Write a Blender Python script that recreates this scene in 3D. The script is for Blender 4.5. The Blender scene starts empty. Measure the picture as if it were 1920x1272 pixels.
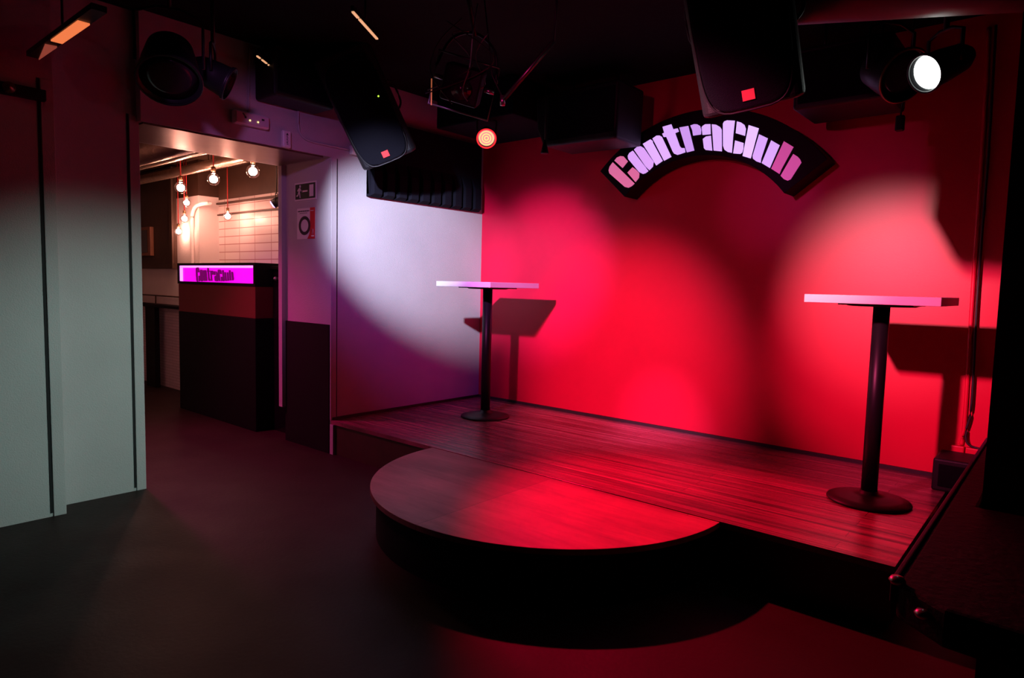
import bpy, math, random
from mathutils import Vector, Matrix
random.seed(7)
S = bpy.context.scene
COL = S.collection
R = math.radians

# ------------------------------------------------------------------ camera
RV = Vector((0.760, 0.649, 0.0247)); FV = Vector((-0.6461, 0.7590, -0.0810))
FV.normalize(); RV = (RV - FV * RV.dot(FV)).normalized(); UV = RV.cross(FV)
cam_d = bpy.data.cameras.new('camera'); cam = bpy.data.objects.new('camera', cam_d); COL.objects.link(cam)
cam_d.sensor_width = 36.0; cam_d.lens = 36.0 * 1233.5 / 1920.0
cam_d.clip_start = 0.05
CAM = Vector((4.418, -4.699, 1.37))
cam.matrix_world = Matrix(((RV.x, UV.x, -FV.x, CAM.x), (RV.y, UV.y, -FV.y, CAM.y), (RV.z, UV.z, -FV.z, CAM.z), (0, 0, 0, 1)))
S.camera = cam

# ------------------------------------------------------------------ world, view
w = bpy.data.worlds.new('night'); S.world = w; w.use_nodes = True
w.node_tree.nodes['Background'].inputs[0].default_value = (0.5, 0.12, 0.25, 1)
w.node_tree.nodes['Background'].inputs[1].default_value = 0.0008
S.view_settings.view_transform = 'Standard'; S.view_settings.look = 'None'
S.view_settings.exposure = 0.0; S.view_settings.gamma = 1.0
S.view_settings.use_curve_mapping = False


def spot(name, loc, target, power, color, angle, blend=0.5, radius=0.05):
    d = bpy.data.lights.new(name, 'SPOT'); d.energy = power; d.color = color
    d.spot_size = R(angle); d.spot_blend = blend; d.shadow_soft_size = radius
    o = bpy.data.objects.new(name, d); COL.objects.link(o); o.location = loc
    o.rotation_euler = (Vector(target) - Vector(loc)).to_track_quat('-Z', 'Y').to_euler()
    return o


def point(name, loc, power, color, radius=0.05):
    d = bpy.data.lights.new(name, 'POINT'); d.energy = power; d.color = color; d.shadow_soft_size = radius
    o = bpy.data.objects.new(name, d); COL.objects.link(o); o.location = loc
    return o


# stage lamps (hung from the ceiling over the dance floor and over the stage), plus unseen fills added for colour
K1 = (1.90, -3.60, 2.55); K2 = (2.65, -4.20, 2.56); KR = (0.80, -0.82, 2.50); KW = (3.85, -1.33, 2.32)
spot('lilac_spot', K1, (0.0, -0.82, 1.67), 1100, (0.75, 0.76, 1.0), 28, 0.85, 0.03)
spot('violet_wash', K1, (0.0, -0.45, 1.25), 110, (0.45, 0.06, 1.0), 40, 1.0, 0.04)
spot('magenta_spot', K1, (0.78, 0.0, 1.50), 900, (0.9, 0.25, 1.0), 25, 1.0, 0.04)
spot('magenta_fill', K1, (0.0, -2.00, 1.95), 38, (0.80, 0.24, 0.90), 44, 1.0, 0.04)  # added fill that tints the wall over the passage
spot('pink_fill_spot', K1, (2.00, -0.05, 0.30), 480, (1.0, 0.34, 0.80), 14, 1.0, 0.03)  # added spot for the pink sheen on the planks near the wall
spot('pink_fill', K1, (1.45, -2.20, 0.27), 50, (1.0, 0.08, 0.35), 46, 1.0, 0.04)  # added fill for the left part of the round apron
spot('red_wash', (1.95, -3.62, 2.52), (1.60, 0.0, 0.70), 950, (1.0, 0.14, 0.34), 36, 1.0, 0.05)
spot('red_wash', (2.70, -4.22, 2.50), (3.76, 0.0, 1.00), 1100, (1.0, 0.08, 0.26), 28, 1.0, 0.05)
spot('red_fill', (2.70, -4.22, 2.50), (2.4, 0.0, 1.60), 70, (1.0, 0.03, 0.30), 50, 1.0, 0.05)  # added weak fill for the upper red wall
spot('magenta_glow', K2, (2.72, 0.0, 1.98), 60, (1.0, 0.15, 0.9), 12, 1.0, 0.03)  # added small spot for the purple patch on the red wall
spot('warm_spot', K2, (3.50, 0.0, 1.38), 500, (1.0, 0.78, 0.73), 20, 1.0, 0.03)
spot('red_par_light', KR, (3.12, -1.72, 0.27), 900, (1.0, 0.0, 0.05), 45, 1.0, 0.04)
spot('white_par_light', KW, (0.0, -3.30, 0.62), 330, (0.66, 1.0, 0.90), 33, 1.0, 0.05)
spot('bar_red_fill', (-1.3, -2.9, 2.6), (-0.7, -2.5, 0.0), 190, (1.0, 0.02, 0.34), 90, 1.0, 0.06)  # unseen red fill added to redden the passage floor
# bulbs of the bar (globes are built below)
BULBS = [(-2.43, -1.80, 2.26), (-1.90, -1.72, 2.31), (-1.25, -1.67, 2.33), (-2.60, -1.24, 2.04), (-3.00, -1.50, 2.18), (-3.15, -1.46, 2.02), (-3.55, -1.36, 1.90)]


# ------------------------------------------------------------------ materials
def mat(name, col=(0.5, 0.5, 0.5), rough=0.5, metal=0.0, noise=0.0, nscale=8.0, bump=0.0, bscale=60.0, spec=0.5, emit=None, estr=0.0, coat=0.0, alpha=None):
    m = bpy.data.materials.new(name); m.use_nodes = True
    nt = m.node_tree; b = nt.nodes['Principled BSDF']
    b.inputs['Base Color'].default_value = (*col, 1); b.inputs['Roughness'].default_value = rough
    b.inputs['Metallic'].default_value = metal; b.inputs['Specular IOR Level'].default_value = spec
    b.inputs['Coat Weight'].default_value = coat
    if emit: b.inputs['Emission Color'].default_value = (*emit, 1); b.inputs['Emission Strength'].default_value = estr
    tc = nt.nodes.new('ShaderNodeTexCoord')
    n = nt.nodes.new('ShaderNodeTexNoise'); n.inputs['Scale'].default_value = nscale; n.inputs['Detail'].default_value = 6
    nt.links.new(tc.outputs['Object'], n.inputs['Vector'])
    mx = nt.nodes.new('ShaderNodeMix'); mx.data_type = 'RGBA'
    k = noise if noise else 0.05
    mx.inputs['A'].default_value = (*[c * (1 - k) for c in col], 1); mx.inputs['B'].default_value = (*[min(1, c * (1 + k)) for c in col], 1)
    nt.links.new(n.outputs['Fac'], mx.inputs['Factor']); nt.links.new(mx.outputs['Result'], b.inputs['Base Color'])
    if bump:
        n2 = nt.nodes.new('ShaderNodeTexNoise'); n2.inputs['Scale'].default_value = bscale; n2.inputs['Detail'].default_value = 4
        nt.links.new(tc.outputs['Object'], n2.inputs['Vector'])
        bp = nt.nodes.new('ShaderNodeBump'); bp.inputs['Strength'].default_value = bump; bp.inputs['Distance'].default_value = 0.01
        nt.links.new(n2.outputs['Fac'], bp.inputs['Height']); nt.links.new(bp.outputs['Normal'], b.inputs['Normal'])
    return m


M = {}
M['plaster'] = mat('grey_plaster', (0.50, 0.49, 0.50), 0.6, noise=0.10, nscale=3, bump=0.25, bscale=140, spec=0.3)
M['redpaint'] = mat('red_paint', (0.62, 0.003, 0.042), 0.40, noise=0.12, nscale=2.2, bump=0.035, bscale=120, spec=0.40)
M['blackpaint'] = mat('black_wall_paint', (0.007, 0.005, 0.006), 0.7, noise=0.2, spec=0.2)
M['ceil'] = mat('ceiling_black', (0.006, 0.005, 0.006), 0.85, spec=0.1, noise=0.4, nscale=4, bump=0.3, bscale=20)
M['dark'] = mat('dark_trim', (0.02, 0.012, 0.014), 0.6, noise=0.4, nscale=20)
M['groove'] = mat('dark_groove', (0.01, 0.008, 0.01), 0.8)
M['black'] = mat('black_plastic', (0.007, 0.007, 0.009), 0.5, spec=0.3, noise=0.2, bump=0.15, bscale=300)
M['grille'] = mat('black_grille', (0.005, 0.005, 0.008), 0.95, spec=0.05, bump=0.6, bscale=400)
M['blackmetal'] = mat('black_metal', (0.010, 0.010, 0.012), 0.42, spec=0.3)
M['steel'] = mat('steel', (0.45, 0.43, 0.43), 0.3, metal=0.9, noise=0.2, nscale=30)
M['darksteel'] = mat('dark_steel', (0.16, 0.14, 0.14), 0.35, metal=0.9, noise=0.3, nscale=30)
M['pole'] = mat('pole_powder_coat', (0.008, 0.008, 0.010), 0.4, spec=0.3)
M['laminate'] = mat('pale_laminate', (0.72, 0.70, 0.68), 0.4, noise=0.04)
M['foam'] = mat('acoustic_foam', (0.007, 0.007, 0.012), 0.9, spec=0.1, noise=0.2, bump=0.4, bscale=200)
M['whiteplastic'] = mat('white_plastic', (0.75, 0.72, 0.74), 0.4)
M['cable'] = mat('black_cable', (0.015, 0.013, 0.013), 0.5)
M['redcable'] = mat('red_cord', (0.5, 0.02, 0.02), 0.6)
M['palecable'] = mat('pale_cable', (0.6, 0.5, 0.5), 0.5)
M['signblack'] = mat('sign_black', (0.005, 0.004, 0.006), 0.6, spec=0.15)
M['signgreen'] = mat('sign_dark_green', (0.006, 0.03, 0.02), 0.5)
M['paper'] = mat('white_paper', (0.78, 0.76, 0.76), 0.6)
M['paperred'] = mat('red_print', (0.65, 0.01, 0.03), 0.6)
M['ink'] = mat('dark_ink', (0.03, 0.02, 0.03), 0.6)
M['badge'] = mat('badge_red', (0.25, 0.01, 0.01), 0.5, emit=(0.8, 0.02, 0.05), estr=0.7)
M['green_led'] = mat('green_led', (0.3, 0.8, 0.1), 0.4, emit=(0.45, 1.0, 0.05), estr=2.0)
M['yellow_led'] = mat('yellow_led', (0.8, 0.8, 0.3), 0.4, emit=(1.0, 0.8, 0.25), estr=2.0)
M['white_lens'] = mat('white_lens', (1, 1, 1), 0.4, emit=(0.9, 1.0, 0.95), estr=9.0)
M['par_lens'] = mat('red_par_lens', (0.8, 0.2, 0.2), 0.4, emit=(0.95, 0.28, 0.34), estr=0.9)
M['par_ring'] = mat('red_par_ring', (0.8, 0.5, 0.2), 0.4, emit=(1.0, 0.80, 0.25), estr=1.1)
M['par_rim'] = mat('red_par_rim', (0.5, 0.02, 0.03), 0.4, emit=(1.0, 0.02, 0.03), estr=1.2)
M['dark_lens'] = mat('dark_glass_lens', (0.03, 0.02, 0.025), 0.15, spec=0.7)
M['bulb'] = mat('bulb_filament_glow', (1, 0.8, 0.6), 0.4, emit=(1.0, 0.42, 0.30), estr=170.0)
M['brass'] = mat('brass_cap', (0.25, 0.14, 0.07), 0.35, metal=0.8)
M['bar_wall'] = mat('bar_white_plaster', (0.78, 0.72, 0.70), 0.6, noise=0.08, nscale=4, bump=0.2, bscale=60)
M['bar_ceiling'] = mat('bar_ceiling_brown', (0.10, 0.055, 0.03), 0.45, noise=0.4, nscale=5)
M['duct'] = mat('foil_duct', (0.42, 0.30, 0.22), 0.32, metal=0.85, noise=0.3, nscale=12, bump=0.5, bscale=25)
M['frame_brown'] = mat('dark_brown_wood', (0.05, 0.022, 0.012), 0.5, noise=0.4, nscale=10)
M['counter_red'] = mat('counter_red', (0.14, 0.005, 0.015), 0.5)
M['counter_black'] = mat('counter_black', (0.005, 0.004, 0.005), 0.6, spec=0.15)
M['glossblack'] = mat('gloss_black', (0.008, 0.006, 0.008), 0.12, spec=0.8)
M['magenta'] = mat('magenta_lit_panel', (0.8, 0.05, 0.8), 0.4, emit=(0.95, 0.0, 0.85), estr=1.0)
M['magenta_tube'] = mat('magenta_led_tube', (0.9, 0.4, 0.9), 0.4, emit=(1.0, 0.35, 1.0), estr=1.3)
M['magenta_letter'] = mat('dark_magenta_letter', (0.08, 0.0, 0.06), 0.5, emit=(0.12, 0.0, 0.08), estr=1.0)
def clear_glass():
    m = bpy.data.materials.new('clear_glass'); m.use_nodes = True; nt = m.node_tree; nt.nodes.clear()
    o = nt.nodes.new('ShaderNodeOutputMaterial'); mx = nt.nodes.new('ShaderNodeMixShader'); tr = nt.nodes.new('ShaderNodeBsdfTransparent'); gl = nt.nodes.new('ShaderNodeBsdfGlossy')
    gl.inputs['Roughness'].default_value = 0.08; lw = nt.nodes.new('ShaderNodeLayerWeight'); lw.inputs['Blend'].default_value = 0.25
    nt.links.new(lw.outputs['Facing'], mx.inputs['Fac']); nt.links.new(tr.outputs[0], mx.inputs[1]); nt.links.new(gl.outputs[0], mx.inputs[2]); nt.links.new(mx.outputs[0], o.inputs[0])
    return m


M['glass'] = clear_glass()
M['bottle'] = mat('bottle_glass', (0.05, 0.02, 0.01), 0.08, spec=0.8)
M['booth'] = mat('booth_black_vinyl', (0.003, 0.002, 0.005), 0.6, noise=0.3, bump=0.5, bscale=35, spec=0.12)
M['booth_edge'] = mat('booth_edge_violet', (0.035, 0.012, 0.055), 0.55, spec=0.2)


def concrete():
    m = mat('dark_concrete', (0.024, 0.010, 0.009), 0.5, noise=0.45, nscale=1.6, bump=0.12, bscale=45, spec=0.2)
    nt = m.node_tree; b = nt.nodes['Principled BSDF']
    tc = nt.nodes['Texture Coordinate']; n = nt.nodes.new('ShaderNodeTexNoise'); n.inputs['Scale'].default_value = 2.5; n.inputs['Detail'].default_value = 8
    nt.links.new(tc.outputs['Object'], n.inputs['Vector'])
    mr = nt.nodes.new('ShaderNodeMapRange'); mr.inputs['To Min'].default_value = 0.42; mr.inputs['To Max'].default_value = 0.68
    nt.links.new(n.outputs['Fac'], mr.inputs['Value']); nt.links.new(mr.outputs['Result'], b.inputs['Roughness'])
    return m


def planks(name, c0, c1, plank=0.09, streak=26.0, rough=(0.22, 0.5)):
    m = bpy.data.materials.new(name); m.use_nodes = True
    nt = m.node_tree; b = nt.nodes['Principled BSDF']; L = nt.links
    tc = nt.nodes.new('ShaderNodeTexCoord')
    mp = nt.nodes.new('ShaderNodeMapping'); mp.inputs['Scale'].default_value = (0.9, streak, 1); L.new(tc.outputs['Object'], mp.inputs['Vector'])
    n = nt.nodes.new('ShaderNodeTexNoise'); n.inputs['Scale'].default_value = 1.0; n.inputs['Detail'].default_value = 7; n.inputs['Roughness'].default_value = 0.65
    L.new(mp.outputs['Vector'], n.inputs['Vector'])
    cr = nt.nodes.new('ShaderNodeValToRGB'); cr.color_ramp.elements[0].position = 0.36; cr.color_ramp.elements[1].position = 0.62
    cr.color_ramp.elements[0].color = (*c0, 1); cr.color_ramp.elements[1].color = (*c1, 1); L.new(n.outputs['Fac'], cr.inputs['Fac'])
    br = nt.nodes.new('ShaderNodeTexBrick'); br.inputs['Scale'].default_value = 1.0; br.inputs['Brick Width'].default_value = 1.7; br.inputs['Row Height'].default_value = plank
    br.inputs['Mortar Size'].default_value = 0.002; br.inputs['Color1'].default_value = (1, 1, 1, 1); br.inputs['Color2'].default_value = (0.55, 0.55, 0.55, 1); br.inputs['Mortar'].default_value = (0.12, 0.12, 0.12, 1)
    L.new(tc.outputs['Object'], br.inputs['Vector'])
    mx = nt.nodes.new('ShaderNodeMix'); mx.data_type = 'RGBA'; mx.blend_type = 'MULTIPLY'; mx.inputs['Factor'].default_value = 0.8
    L.new(cr.outputs['Color'], mx.inputs['A']); L.new(br.outputs['Color'], mx.inputs['B'])
    n3 = nt.nodes.new('ShaderNodeTexNoise'); n3.inputs['Scale'].default_value = 1.7; n3.inputs['Detail'].default_value = 5; L.new(tc.outputs['Object'], n3.inputs['Vector'])
    mr3 = nt.nodes.new('ShaderNodeMapRange'); mr3.inputs['From Min'].default_value = 0.3; mr3.inputs['From Max'].default_value = 0.65; mr3.inputs['To Min'].default_value = 0.55; mr3.inputs['To Max'].default_value = 1.0
    L.new(n3.outputs['Fac'], mr3.inputs['Value'])
    mx2 = nt.nodes.new('ShaderNodeMix'); mx2.data_type = 'RGBA'; mx2.blend_type = 'MULTIPLY'; mx2.inputs['Factor'].default_value = 1.0
    L.new(mx.outputs['Result'], mx2.inputs['A']); L.new(mr3.outputs['Result'], mx2.inputs['B'])
    L.new(mx2.outputs['Result'], b.inputs['Base Color'])
    mr = nt.nodes.new('ShaderNodeMapRange'); mr.inputs['To Min'].default_value = rough[1]; mr.inputs['To Max'].default_value = rough[0]
    L.new(n.outputs['Fac'], mr.inputs['Value']); L.new(mr.outputs['Result'], b.inputs['Roughness'])
    bp = nt.nodes.new('ShaderNodeBump'); bp.inputs['Strength'].default_value = 0.25; bp.inputs['Distance'].default_value = 0.004
    L.new(mx.outputs['Result'], bp.inputs['Height']); L.new(bp.outputs['Normal'], b.inputs['Normal'])
    return m


def tiles(name, base, line, bw, rh, mortar, off=0.5):
    m = bpy.data.materials.new(name); m.use_nodes = True
    nt = m.node_tree; b = nt.nodes['Principled BSDF']; L = nt.links
    tc = nt.nodes.new('ShaderNodeTexCoord'); mp = nt.nodes.new('ShaderNodeMapping'); mp.inputs['Rotation'].default_value = (R(90), 0, 0)
    L.new(tc.outputs['Object'], mp.inputs['Vector'])
    br = nt.nodes.new('ShaderNodeTexBrick'); br.inputs['Scale'].default_value = 1; br.inputs['Brick Width'].default_value = bw; br.inputs['Row Height'].default_value = rh
    br.inputs['Mortar Size'].default_value = mortar; br.offset = off
    br.inputs['Color1'].default_value = (*base, 1); br.inputs['Color2'].default_value = (*[c * 0.9 for c in base], 1); br.inputs['Mortar'].default_value = (*line, 1)
    L.new(mp.outputs['Vector'], br.inputs['Vector']); L.new(br.outputs['Color'], b.inputs['Base Color']); b.inputs['Roughness'].default_value = 0.35
    return m


M['concrete'] = concrete()
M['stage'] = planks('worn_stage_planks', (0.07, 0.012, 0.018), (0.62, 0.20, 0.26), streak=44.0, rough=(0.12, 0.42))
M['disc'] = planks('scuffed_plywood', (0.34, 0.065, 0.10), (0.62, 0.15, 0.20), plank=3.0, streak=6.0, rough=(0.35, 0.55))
M['soffit'] = mat('brown_metal_soffit', (0.20, 0.10, 0.08), 0.30, metal=0.7, noise=0.3)
M['tile'] = tiles('white_wall_tiles', (0.78, 0.70, 0.68), (0.42, 0.22, 0.21), 0.34, 0.088, 0.005, 0.0)
M['brickwhite'] = tiles('white_painted_brick', (0.78, 0.64, 0.68), (0.55, 0.42, 0.45), 0.22, 0.035, 0.004)


# ------------------------------------------------------------------ mesh helpers
class MB:
    def __init__(s): s.v = []; s.f = []; s.sm = []
    def add(s, vs, fs, smooth=False, T=None):
        o = len(s.v); s.v += [tuple((T @ Vector(p)) if T else p) for p in vs]
        s.f += [[i + o for i in f] for f in fs]; s.sm += [smooth] * len(fs); return s
    def box(s, x0, x1, y0, y1, z0, z1, T=None):
        v = [(x, y, z) for x in (x0, x1) for y in (y0, y1) for z in (z0, z1)]
        return s.add(v, [(0, 1, 3, 2), (4, 6, 7, 5), (0, 4, 5, 1), (2, 3, 7, 6), (0, 2, 6, 4), (1, 5, 7, 3)], False, T)
    def lathe(s, prof, n=32, T=None, smooth=True):
        v = []; f = []
        for r, z in prof:
            for k in range(n): a = 2 * math.pi * k / n; v.append((r * math.cos(a), r * math.sin(a), z))
        for i in range(len(prof) - 1):
            for k in range(n): f.append((i * n + k, i * n + (k + 1) % n, (i + 1) * n + (k + 1) % n, (i + 1) * n + k))
        if prof[0][0] > 1e-6: f.append(tuple(range(n))[::-1])
        if prof[-1][0] > 1e-6: f.append(tuple((len(prof) - 1) * n + k for k in range(n)))
        return s.add(v, f, smooth, T)
    def tube(s, pts, r, n=10, closed=False, T=None):
        P = [Vector(p) for p in pts]; v = []; f = []; m = len(P)
        up = Vector((0, 0, 1))
        for i, p in enumerate(P):
            if closed: t = (P[(i + 1) % m] - P[i - 1]).normalized()
            else: t = (P[min(i + 1, m - 1)] - P[max(i - 1, 0)]).normalized()
            a = t.cross(up)
            if a.length < 0.05: a = t.cross(Vector((1, 0, 0)))
            a.normalize(); b = t.cross(a)
            for k in range(n): q = 2 * math.pi * k / n; v.append(p + (a * math.cos(q) + b * math.sin(q)) * r)
        for i in range(m if closed else m - 1):
            j = (i + 1) % m
            for k in range(n): f.append((i * n + k, i * n + (k + 1) % n, j * n + (k + 1) % n, j * n + k))
        if not closed: f.append(tuple(range(n))[::-1]); f.append(tuple((m - 1) * n + k for k in range(n)))
        return s.add([tuple(q) for q in v], f, True, T)
    def prism(s, poly, y0, y1, T=None):          # poly in (x, z), extruded along y
        n = len(poly); v = [(x, y0, z) for x, z in poly] + [(x, y1, z) for x, z in poly]
        f = [tuple(range(n)), tuple(range(2 * n - 1, n - 1, -1))] + [(i, (i + n), ((i + 1) % n + n), (i + 1) % n) for i in range(n)]
        return s.add(v, f, False, T)
    def prismz(s, poly, z0, z1, T=None):         # poly in (x, y), extruded along z
        n = len(poly); v = [(x, y, z0) for x, y in poly] + [(x, y, z1) for x, y in poly]
        f = [tuple(range(n))[::-1], tuple(range(n, 2 * n))] + [(i, (i + 1) % n, (i + 1) % n + n, i + n) for i in range(n)]
        return s.add(v, f, False, T)
    def build(s, name, m, parent=None, bevel=0.0, loc=None, seg=2):
        me = bpy.data.meshes.new(name); me.from_pydata([tuple(p) for p in s.v], [], s.f)
        for p, q in zip(me.polygons, s.sm): p.use_smooth = q
        me.materials.append(M[m] if isinstance(m, str) else m)
        me.validate()
        import bmesh
        bm = bmesh.new(); bm.from_mesh(me); bmesh.ops.recalc_face_normals(bm, faces=bm.faces); bm.to_mesh(me); bm.free()
        o = bpy.data.objects.new(name, me); COL.objects.link(o)
        if bevel:
            b = o.modifiers.new('bevel', 'BEVEL'); b.width = bevel; b.segments = seg; b.limit_method = 'ANGLE'; b.angle_limit = R(40)
        if parent: o.parent = parent
        if loc: o.location = loc
        return o


def smooth_path(pts, n=6):
    P = [Vector(p) for p in pts]; out = []
    for i in range(len(P) - 1):
        p0 = P[max(i - 1, 0)]; p1 = P[i]; p2 = P[i + 1]; p3 = P[min(i + 2, len(P) - 1)]
        for k in range(n):
            t = k / n
            out.append(0.5 * ((2 * p1) + (-p0 + p2) * t + (2 * p0 - 5 * p1 + 4 * p2 - p3) * t * t + (-p0 + 3 * p1 - 3 * p2 + p3) * t ** 3))
    out.append(P[-1]); return [tuple(p) for p in out]


def tag(o, label, cat, group=None, kind=None):
    o['label'] = label; o['category'] = cat
    if group: o['group'] = group
    if kind: o['kind'] = kind
    return o


def thing(name, label, cat, loc=(0, 0, 0), group=None, rot=None):
    o = bpy.data.objects.new(name, None); o.empty_display_size = 0.1; COL.objects.link(o); o.location = loc
    if rot is not None: o.rotation_euler = rot
    return tag(o, label, cat, group)


def struct(name, mb, m, bevel=0.0, label=None):
    o = mb.build(name, m, bevel=bevel); o['kind'] = 'structure'
    if label: o['label'] = label
    return o


def frame(n, up):     # local -Y looks along n, local Z along up
    n = Vector(n).normalized(); up = Vector(up); up = (up - n * up.dot(n)).normalized(); x = (-n).cross(up)
    return Matrix((( x.x, -n.x, up.x), (x.y, -n.y, up.y), (x.z, -n.z, up.z))).to_euler()


def track(d):         # local +Z looks along d
    return Vector(d).to_track_quat('Z', 'Y').to_euler()


H = 2.98      # ceiling
HS = 0.269    # stage height
# ------------------------------------------------------------------ setting
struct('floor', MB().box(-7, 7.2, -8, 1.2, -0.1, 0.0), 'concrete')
struct('ceiling', MB().box(-0.06, 7.2, -8, 0.1, H, H + 0.1), 'ceil')
struct('wall_back', MB().box(0.0, 7.2, 0.0, 0.12, 0, H), 'redpaint')
# grey wall beside the stage, with the lintel over the passage
struct('wall_left', MB().box(-0.65, 0.0, -1.703, 0.12, 0, H).box(-0.65, 0.0, -3.06, -1.703, 2.32, H), 'plaster')
struct('wall_left_side', MB().box(-0.2, -0.068, -3.54, -3.05, 0, H).box(-0.2, 0.098, -8, -3.54, 0, H), 'plaster')
struct('wall_right', MB().box(4.2, 4.75, -1.62, 0.0, 0, H), 'blackpaint')
struct('wall_right_side', MB().box(7.1, 7.2, -8, 0, 0, H), 'blackpaint')
struct('wall_front', MB().box(-0.2, 7.2, -8.1, -8, 0, H), 'blackpaint')
# black dado and skirting
struct('trim_1', MB().box(-0.652, -0.012, -1.712, -1.700, 0, 1.028), 'blackpaint')
struct('baseboard_back', MB().box(0.0, 3.93, -0.018, 0.0, HS, HS + 0.022), 'dark')
struct('baseboard_left', MB().box(0.0, 0.015, -1.69, -0.018, HS, HS + 0.022), 'dark')
# frame posts and joints of the grey panelling
struct('trim_2', MB().box(-0.05, 0.006, -1.7055, -1.655, HS, 2.315), 'plaster', 0.003)
struct('trim_3', MB().box(-0.001, 0.0015, -1.652, -1.645, HS + 0.02, 2.315), 'groove')
struct('trim_4', MB().box(-0.08, -0.060, -3.105, -3.048, 0.0, 2.36), 'plaster', 0.003)
struct('trim_5', MB().box(-0.07, -0.0655, -3.118, -3.106, 0.02, 2.36), 'groove')
struct('trim_6', MB().box(0.06, 0.106, -3.60, -3.538, 0.0, 2.42), 'plaster', 0.003)
struct('trim_7', MB().box(0.09, 0.1005, -3.615, -3.602, 0.02, 2.42), 'groove')
struct('trim_8', MB().box(-0.70, -0.645, -1.745, -1.700, 0.29, 2.36), 'plaster', 0.003)
# metal head of the passage
struct('trim_9', MB().box(-0.68, -0.64, -3.06, -1.74, 2.31, 2.345), 'steel', 0.004)

# the bar room beyond the passage
struct('wall_bar_back', MB().box(-7, -3.2, -1.28, 0.2, 0.98, 2.30), 'bar_wall')
struct('wall_bar_low', MB().box(-7, -3.2, -1.28, 0.2, 0.0, 0.98), 'brickwhite')
struct('wall_bar_right', MB().box(-3.2, -0.65, -1.05, 0.2, 0.0, 2.27), 'tile')
struct('trim_10', MB().box(-3.2, -0.65, -1.05, 0.2, 2.27, 2.75), 'frame_brown')
struct('wall_bar_left', MB().box(-7, -0.2, -3.6, -3.5, 0, 2.75), 'bar_wall')
struct('wall_bar_end', MB().box(-7.1, -7, -3.6, 0.2, 0, 2.75), 'bar_wall')
struct('ceiling_bar', MB().box(-7, -0.65, -3.6, 0.2, 2.70, 2.76), 'bar_ceiling')
struct('trim_11', MB().box(-7, -3.2, -1.283, 0.2, 2.30, 2.70), 'frame_brown')
struct('trim_12', MB().box(-0.64, -0.02, -3.04, -1.76, 2.308, 2.319), 'soffit')

# ------------------------------------------------------------------ stage
st = thing('stage_platform', 'low wooden stage with worn planks in front of the red wall', 'stage', (2.0, -0.85, 0))
MB().box(-1.995, 1.94, -0.853, 0.845, HS - 0.03, HS).build('deck', 'stage', st, 0.001)
MB().box(-1.98, 1.93, -0.84, -0.81, 0.0, HS - 0.031).build('fascia', 'frame_brown', st)
MB().box(-1.998, -1.955, -0.862, -0.838, 0.0, HS - 0.032).build('end_post', 'plaster', st)['label'] = 'pale painted end post'
MB().box(1.90, 1.93, -0.80, 0.84, 0.0, HS - 0.031).build('side_panel', 'blackpaint', st)
dt = thing('round_stage_apron', 'half-round plywood dance platform joined to the front edge of the stage', 'platform', (2.194, -1.725, 0))
cx, cy, rr = 0, 0, 1.008
arc = [(rr * math.cos(a), rr * math.sin(a)) for a in [R(180 + 180 * k / 72) for k in range(73)]]
MB().prismz([(1.008, 0.0205)] * 0 + arc + [(1.008, 0.0205), (-1.008, 0.0205)], HS - 0.032, HS - 0.004).build('top', 'disc', dt, 0.002)
r2 = 0.975
arc2 = [(r2 * math.cos(a), r2 * math.sin(a)) for a in [R(180 + 180 * k / 72) for k in range(73)]]
MB().prismz(arc2, 0.0, HS - 0.033).build('fascia', 'blackpaint', dt)


# ------------------------------------------------------------------ high tables
def make_table(loc, ztop, label):
    t = thing('bar_table', label, 'table', loc, 'square high tables on the stage')
    z = ztop - loc[2]
    MB().box(-0.30, 0.30, -0.30, 0.30, z - 0.042, z).build('tabletop', 'laminate', t, 0.003)
    MB().box(-0.17, 0.17, -0.17, 0.17, z - 0.050, z - 0.0425).lathe([(0.155, z - 0.056), (0.17, z - 0.0502)], 24).build('mounting_plate', 'blackmetal', t)
    MB().lathe([(0.0395, 0.02), (0.0395, z - 0.055)], 32).build('pole', 'pole', t)
    MB().lathe([(0.0, 0.0), (0.198, 0.0), (0.204, 0.006), (0.200, 0.014), (0.15, 0.026), (0.085, 0.038), (0.046, 0.046), (0.043, 0.060), (0.0, 0.060)], 56).build('base', 'blackmetal', t)
    return t


make_table((0.730, -0.690, HS), 1.392, 'white square high table on black pole near the grey wall corner')
make_table((3.655, -0.833, HS), 1.364, 'white square high table at the right end of the stage')

# ------------------------------------------------------------------ arched club sign
SC = (2.286, 1.536)


def pol(r, a): return (SC[0] + r * math.sin(R(a)), SC[1] + r * math.cos(R(a)))


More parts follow.
